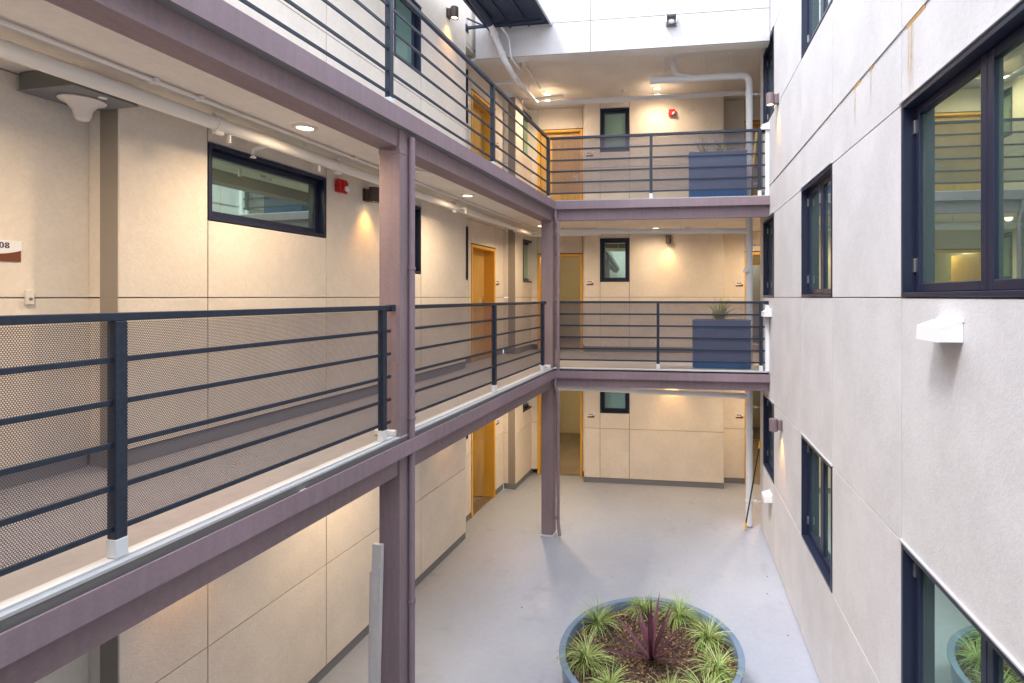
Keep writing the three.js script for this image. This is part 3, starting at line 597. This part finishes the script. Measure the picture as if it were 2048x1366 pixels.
// canopy at the top
{
  const t = thing('canopy', 'dark navy canopy with frame and brackets above the upper walkway', 'canopy', 'L', [0, 8.22, 0]);
  const z0 = -3.5, z1 = -2.52;
  mesh('sheet', box(4.5, 8.3, .02, .03, z0, z1), M.canopy, t);
  mesh('fold', [box(4.5, 8.3, -.012, .019, z0 + .3, z0 + .33), box(4.5, 8.3, -.012, .019, z0 + .62, z0 + .64)], M.canopy, t);
  mesh('edge_beam', box(4.5, 8.34, -.03, .06, z1, z1 + .035, .006), M.drip, t); mesh('edge_beam', box(4.5, 8.30, -.04, .05, z0 - .05, z0, .006), M.canopy, t);
  for (const s of [5.4, 8.02]) mesh('bracket', [box(s, s + .035, -.075, -.032, -W + .002, z1 - .05, .004), box(s - .03, s + .065, -.12, .0, -W + .001, -W + .012, .003), between([s + .017, -.05, -W + .3], [s + .017, .1, -W + .01], .014)], M.canopy, t);
}

// ------------------------------------------------------------------ loose things
{
  const t = thing('plank', 'pale painted plank leaning against the first steel column', 'plank', 'L', [3.93, 0, 2.70]);
  const g = box(-.02, .02, 0, 1.83, -.042, .042, .003, 3); g.rotateX(.012); g.rotateZ(-.022); mesh('board', g.translate(0, .006, .0), M.plank, t);
  mesh('strip', box(-.008, .008, .0, 1.6, -.05, -.034, .002).rotateZ(-.02).translate(.005, .004, 0), M.plank, t);
  const p = thing('broom_pole', 'black pole with yellow ends leaning behind the white riser', 'pole', 'E', [1.20, 0, 9.22]);
  mesh('shaft', between([-.03, .13, .05], [.185, 1.36, .02], .012), M.black, p); mesh('grip', between([-.045, .02, .055], [-.03, .13, .05], .017), M.yellow, p); mesh('tip', between([.185, 1.36, .02], [.205, 1.48, .02], .017), M.yellow, p);
  const q = thing('mop', 'yellow handled mop leaning behind the upper end railing', 'mop', 'E', [1.30, F[2], 9.0]);
  mesh('handle', between([-.04, .55, 0], [.02, 1.12, -.02], .019), M.yellow, q); mesh('lower_handle', between([-.055, .02, 0], [-.04, .55, 0], .018), M.cove, q); mesh('head', [box(-.16, .05, .004, .05, -.05, .05, .012)], M.roomWall, q); mesh('tip', between([.02, 1.12, -.02], [.027, 1.2, -.02], .016), M.rail, q);
}
{ // small litter on the courtyard floor
  const n = 26, ch = new THREE.InstancedMesh(new THREE.IcosahedronGeometry(.008, 0), std(col(.09, .07, .06), { roughness: .9 }), n), o = new THREE.Object3D();
  for (let i = 0; i < n; i++) { o.position.set(rr(-2.3, 1.3), .007, -rr(4.2, 10.5)); o.rotation.set(rnd() * 6, rnd() * 6, rnd() * 6); o.scale.set(rr(.4, 1.5), rr(.3, .7), rr(.4, 1.3)); o.updateMatrix(); ch.setMatrixAt(i, o.matrix); }
  ch.name = 'floor_litter'; ch.userData = { kind: 'stuff', label: 'small dark specks of litter scattered on the courtyard floor', category: 'litter' }; scene.add(ch);
}
// ------------------------------------------------------------------ plants
function blade(base, az, len, w, lift, droop, c0, c1, out, segs = 5, twist = 0) {
  const dir = new THREE.Vector3(Math.cos(az), 0, Math.sin(az)), sd = new THREE.Vector3(-Math.sin(az), 0, Math.cos(az)); let p = base.clone(), a = lift; const L = [], Rr = [];
  for (let i = 0; i <= segs; i++) {
    const t = i / segs, ww = w * (t < .25 ? .6 + 1.6 * t : 1) * Math.pow(1 - t, .6) + .0004;
    const s = sd.clone().multiplyScalar(ww / 2).applyAxisAngle(dir, twist * t);
    L.push(p.clone().sub(s)); Rr.push(p.clone().add(s));
    p = p.clone().addScaledVector(dir, Math.cos(a) * len / segs).add(new THREE.Vector3(0, Math.sin(a) * len / segs, 0)); a -= droop / segs;
  }
  for (let i = 0; i < segs; i++) {
    const q = [L[i], Rr[i], Rr[i + 1], L[i], Rr[i + 1], L[i + 1]], t = i / segs, c = c0.clone().lerp(c1, t);
    for (const v of q) { out.pos.push(v.x, v.y, v.z); out.col.push(c.r, c.g, c.b); }
  }
}
function bladesMesh(name, out, mat, parent) {
  const g = new THREE.BufferGeometry(); g.setAttribute('position', new THREE.Float32BufferAttribute(out.pos, 3)); g.setAttribute('color', new THREE.Float32BufferAttribute(out.col, 3)); g.computeVertexNormals(); return mesh(name, g, mat, parent);
}
const GREENS = [col(.11, .23, .035), col(.17, .30, .06), col(.24, .36, .09), col(.36, .44, .15), col(.52, .54, .25), col(.32, .34, .08)];
function tuft(label, x, y, d, n, R, grp, name = 'sedge_tuft', wide = 1) {
  const t = thing(name, label, 'plant', 'E', [x, y, d], grp), out = { pos: [], col: [] };
  for (let i = 0; i < n; i++) {
    const az = rnd() * 6.2832, r0 = rnd() * .03, c = GREENS[Math.floor(rnd() * 6)], c2 = GREENS[Math.floor(rnd() * 5)];
    blade(new THREE.Vector3(Math.cos(az + 2) * r0, 0, Math.sin(az + 2) * r0), az, R * rr(.7, 1.4), rr(.004, .008) * wide, rr(.55, 1.5), rr(1.1, 2.5), c, c.clone().lerp(c2, .6), out, 6, rr(-.8, .8));
  }
  bladesMesh('blades', out, M.green, t);
  mesh('root_crown', lathe([[.0001, .03], [.03, .02], [.045, -.01]], 12), M.soil, t); return t;
}
{
  const PX = -.22, PD = 5.04, t = thing('round_planter', 'large round blue grey planter on the courtyard floor', 'planter', 'E', [PX, 0, PD]);
  mesh('shell', lathe([[.70, .004], [.79, .02], [.83, .55], [.85, .588], [.85, .598], [.845, .603], [.795, .603], [.79, .598], [.785, .56], [.775, .44]], 72), M.planter, t);
  mesh('soil', lathe([[.0001, .525], [.4, .52], [.79, .505]], 48), M.soil, t);
  const chip = new THREE.BoxGeometry(.016, .005, .009), ch = new THREE.InstancedMesh(chip, std(0xffffff, { roughness: .9 }), 5200), o = new THREE.Object3D(); ch.name = 'mulch'; ch.userData.kind = 'stuff'; ch.castShadow = ch.receiveShadow = true;
  const mc = [col(.10, .05, .025), col(.05, .03, .018), col(.20, .09, .04), col(.30, .19, .11), col(.07, .04, .025), col(.16, .10, .06)];
  for (let i = 0; i < 5200; i++) { const r = .77 * Math.sqrt(rnd()), a = rnd() * 6.2832; o.position.set(r * Math.cos(a), .522 + rr(-.004, .014), r * Math.sin(a)); o.rotation.set(rr(-.7, .7), rnd() * 6, rr(-.7, .7)); o.scale.setScalar(rr(.5, 1.7)); o.updateMatrix(); ch.setMatrixAt(i, o.matrix); ch.setColorAt(i, mc[Math.floor(rnd() * 6)]); }
  t.add(ch);
  const spots = [[-.77, 5.40], [-.80, 4.83], [-.33, 5.70], [.04, 5.64], [.32, 5.30], [.37, 4.86], [-.55, 4.52], [-.05, 4.42], [.25, 4.5]];
  spots.forEach(([x, d]) => tuft('variegated sedge tuft around the purple cordyline in the round planter', x, .525, d, Math.round(rr(150, 250)), rr(.24, .31), 'sedge tufts in the round planter'));
  const c = thing('cordyline', 'purple spiky cordyline at the middle of the round planter', 'plant', 'E', [-.21, .52, 4.90]);
  mesh('stem', cyl(.02, .014, .09, 0, 0, 0, 10), M.soil, c);
  const az0 = [1.2, 1.55, 1.9, 2.35, .75, .3, 2.8, 3.2, -.1, 4.2, 5.2, 4.8, 1.4, 1.7, .95, 2.1, 3.6, 5.8], li = [1.3, 1.42, 1.32, 1.12, 1.15, .8, .78, .6, .62, .65, .75, 1.0, 1.12, 1.22, .95, 1.0, .45, .45];
  az0.forEach((a, i) => { const out = { pos: [], col: [] }; blade(new THREE.Vector3(0, .06, 0), -a + rr(-.1, .1), rr(.44, .57), .046, li[i], rr(.05, .3), col(1, 1, 1), col(1, 1, 1), out, 6, rr(-.7, .7)); bladesMesh('leaf', out, i % 3 ? M.cord : M.cordLight, c); });
}
function boxPlanter(x, y, d, label, plabel, tufts) {
  const t = thing('box_planter', label, 'planter', 'E', [x, y, d], 'blue box planters'), w = .45, h = .76;
  const s = new THREE.Shape([[-w, 0], [w, 0], [w, h], [-w, h]].map(p => new THREE.Vector2(...p)));
  mesh('shell', [box(-w, w, .004, h, .17, .2, .004), box(-w, w, .004, h, -.2, -.17, .004), box(-w, -w + .03, .004, h, -.169, .169), box(w - .03, w, .004, h, -.169, .169)], M.planterBox, t);
  mesh('rim', ring(-w - .008, w + .008, -.208, .208, .04, 0, .014, .003).map(g => g.rotateX(-Math.PI / 2).translate(0, h + .001, 0)), M.planter, t);
  mesh('soil', box(-w + .031, w - .031, h - .08, h - .03, -.168, .168), M.soil, t);
  for (const [dx, n, R, pl] of tufts) {
    const p = thing('flax_plant', pl ?? plabel, 'plant', 'E', [x + dx, y + h - .03, d], 'yellow green flax plants'), out = { pos: [], col: [] };
    const cs2 = [col(.40, .40, .06), col(.24, .30, .05), col(.55, .52, .15), col(.13, .18, .04)];
    for (let i = 0; i < n; i++) { const c = cs2[Math.floor(rnd() * 4)]; blade(new THREE.Vector3(rr(-.03, .03), 0, rr(-.03, .03)), rnd() * 6.28, R * rr(.7, 1.25), rr(.026, .04), rr(.6, 1.45), rr(.3, 1.5), c, c.clone().lerp(cs2[2], .5), out, 5, rr(-.6, .6)); }
    bladesMesh('leaves', out, M.green, p); mesh('root_crown', cyl(.035, .02, .03, 0, -.005, 0, 10), M.soil, p);
  }
}
boxPlanter(.745, F[1], 8.98, 'tall blue box planter on the middle end walkway', 'yellow green flax plant in the middle box planter', [[-.02, 70, .42]]);
boxPlanter(.685, F[2], 8.98, 'tall blue box planter on the upper end walkway', 'yellow green flax plant in the upper box planter', [[-.24, 34, .3, 'yellow green flax plant in the upper box planter, away from the riser'], [.1, 34, .32, 'yellow green flax plant in the upper box planter, closer to the riser']]);
scene.traverse(o => { if (o.isMesh) { o.castShadow = true; o.receiveShadow = true; } });
renderer.render(scene, camera);
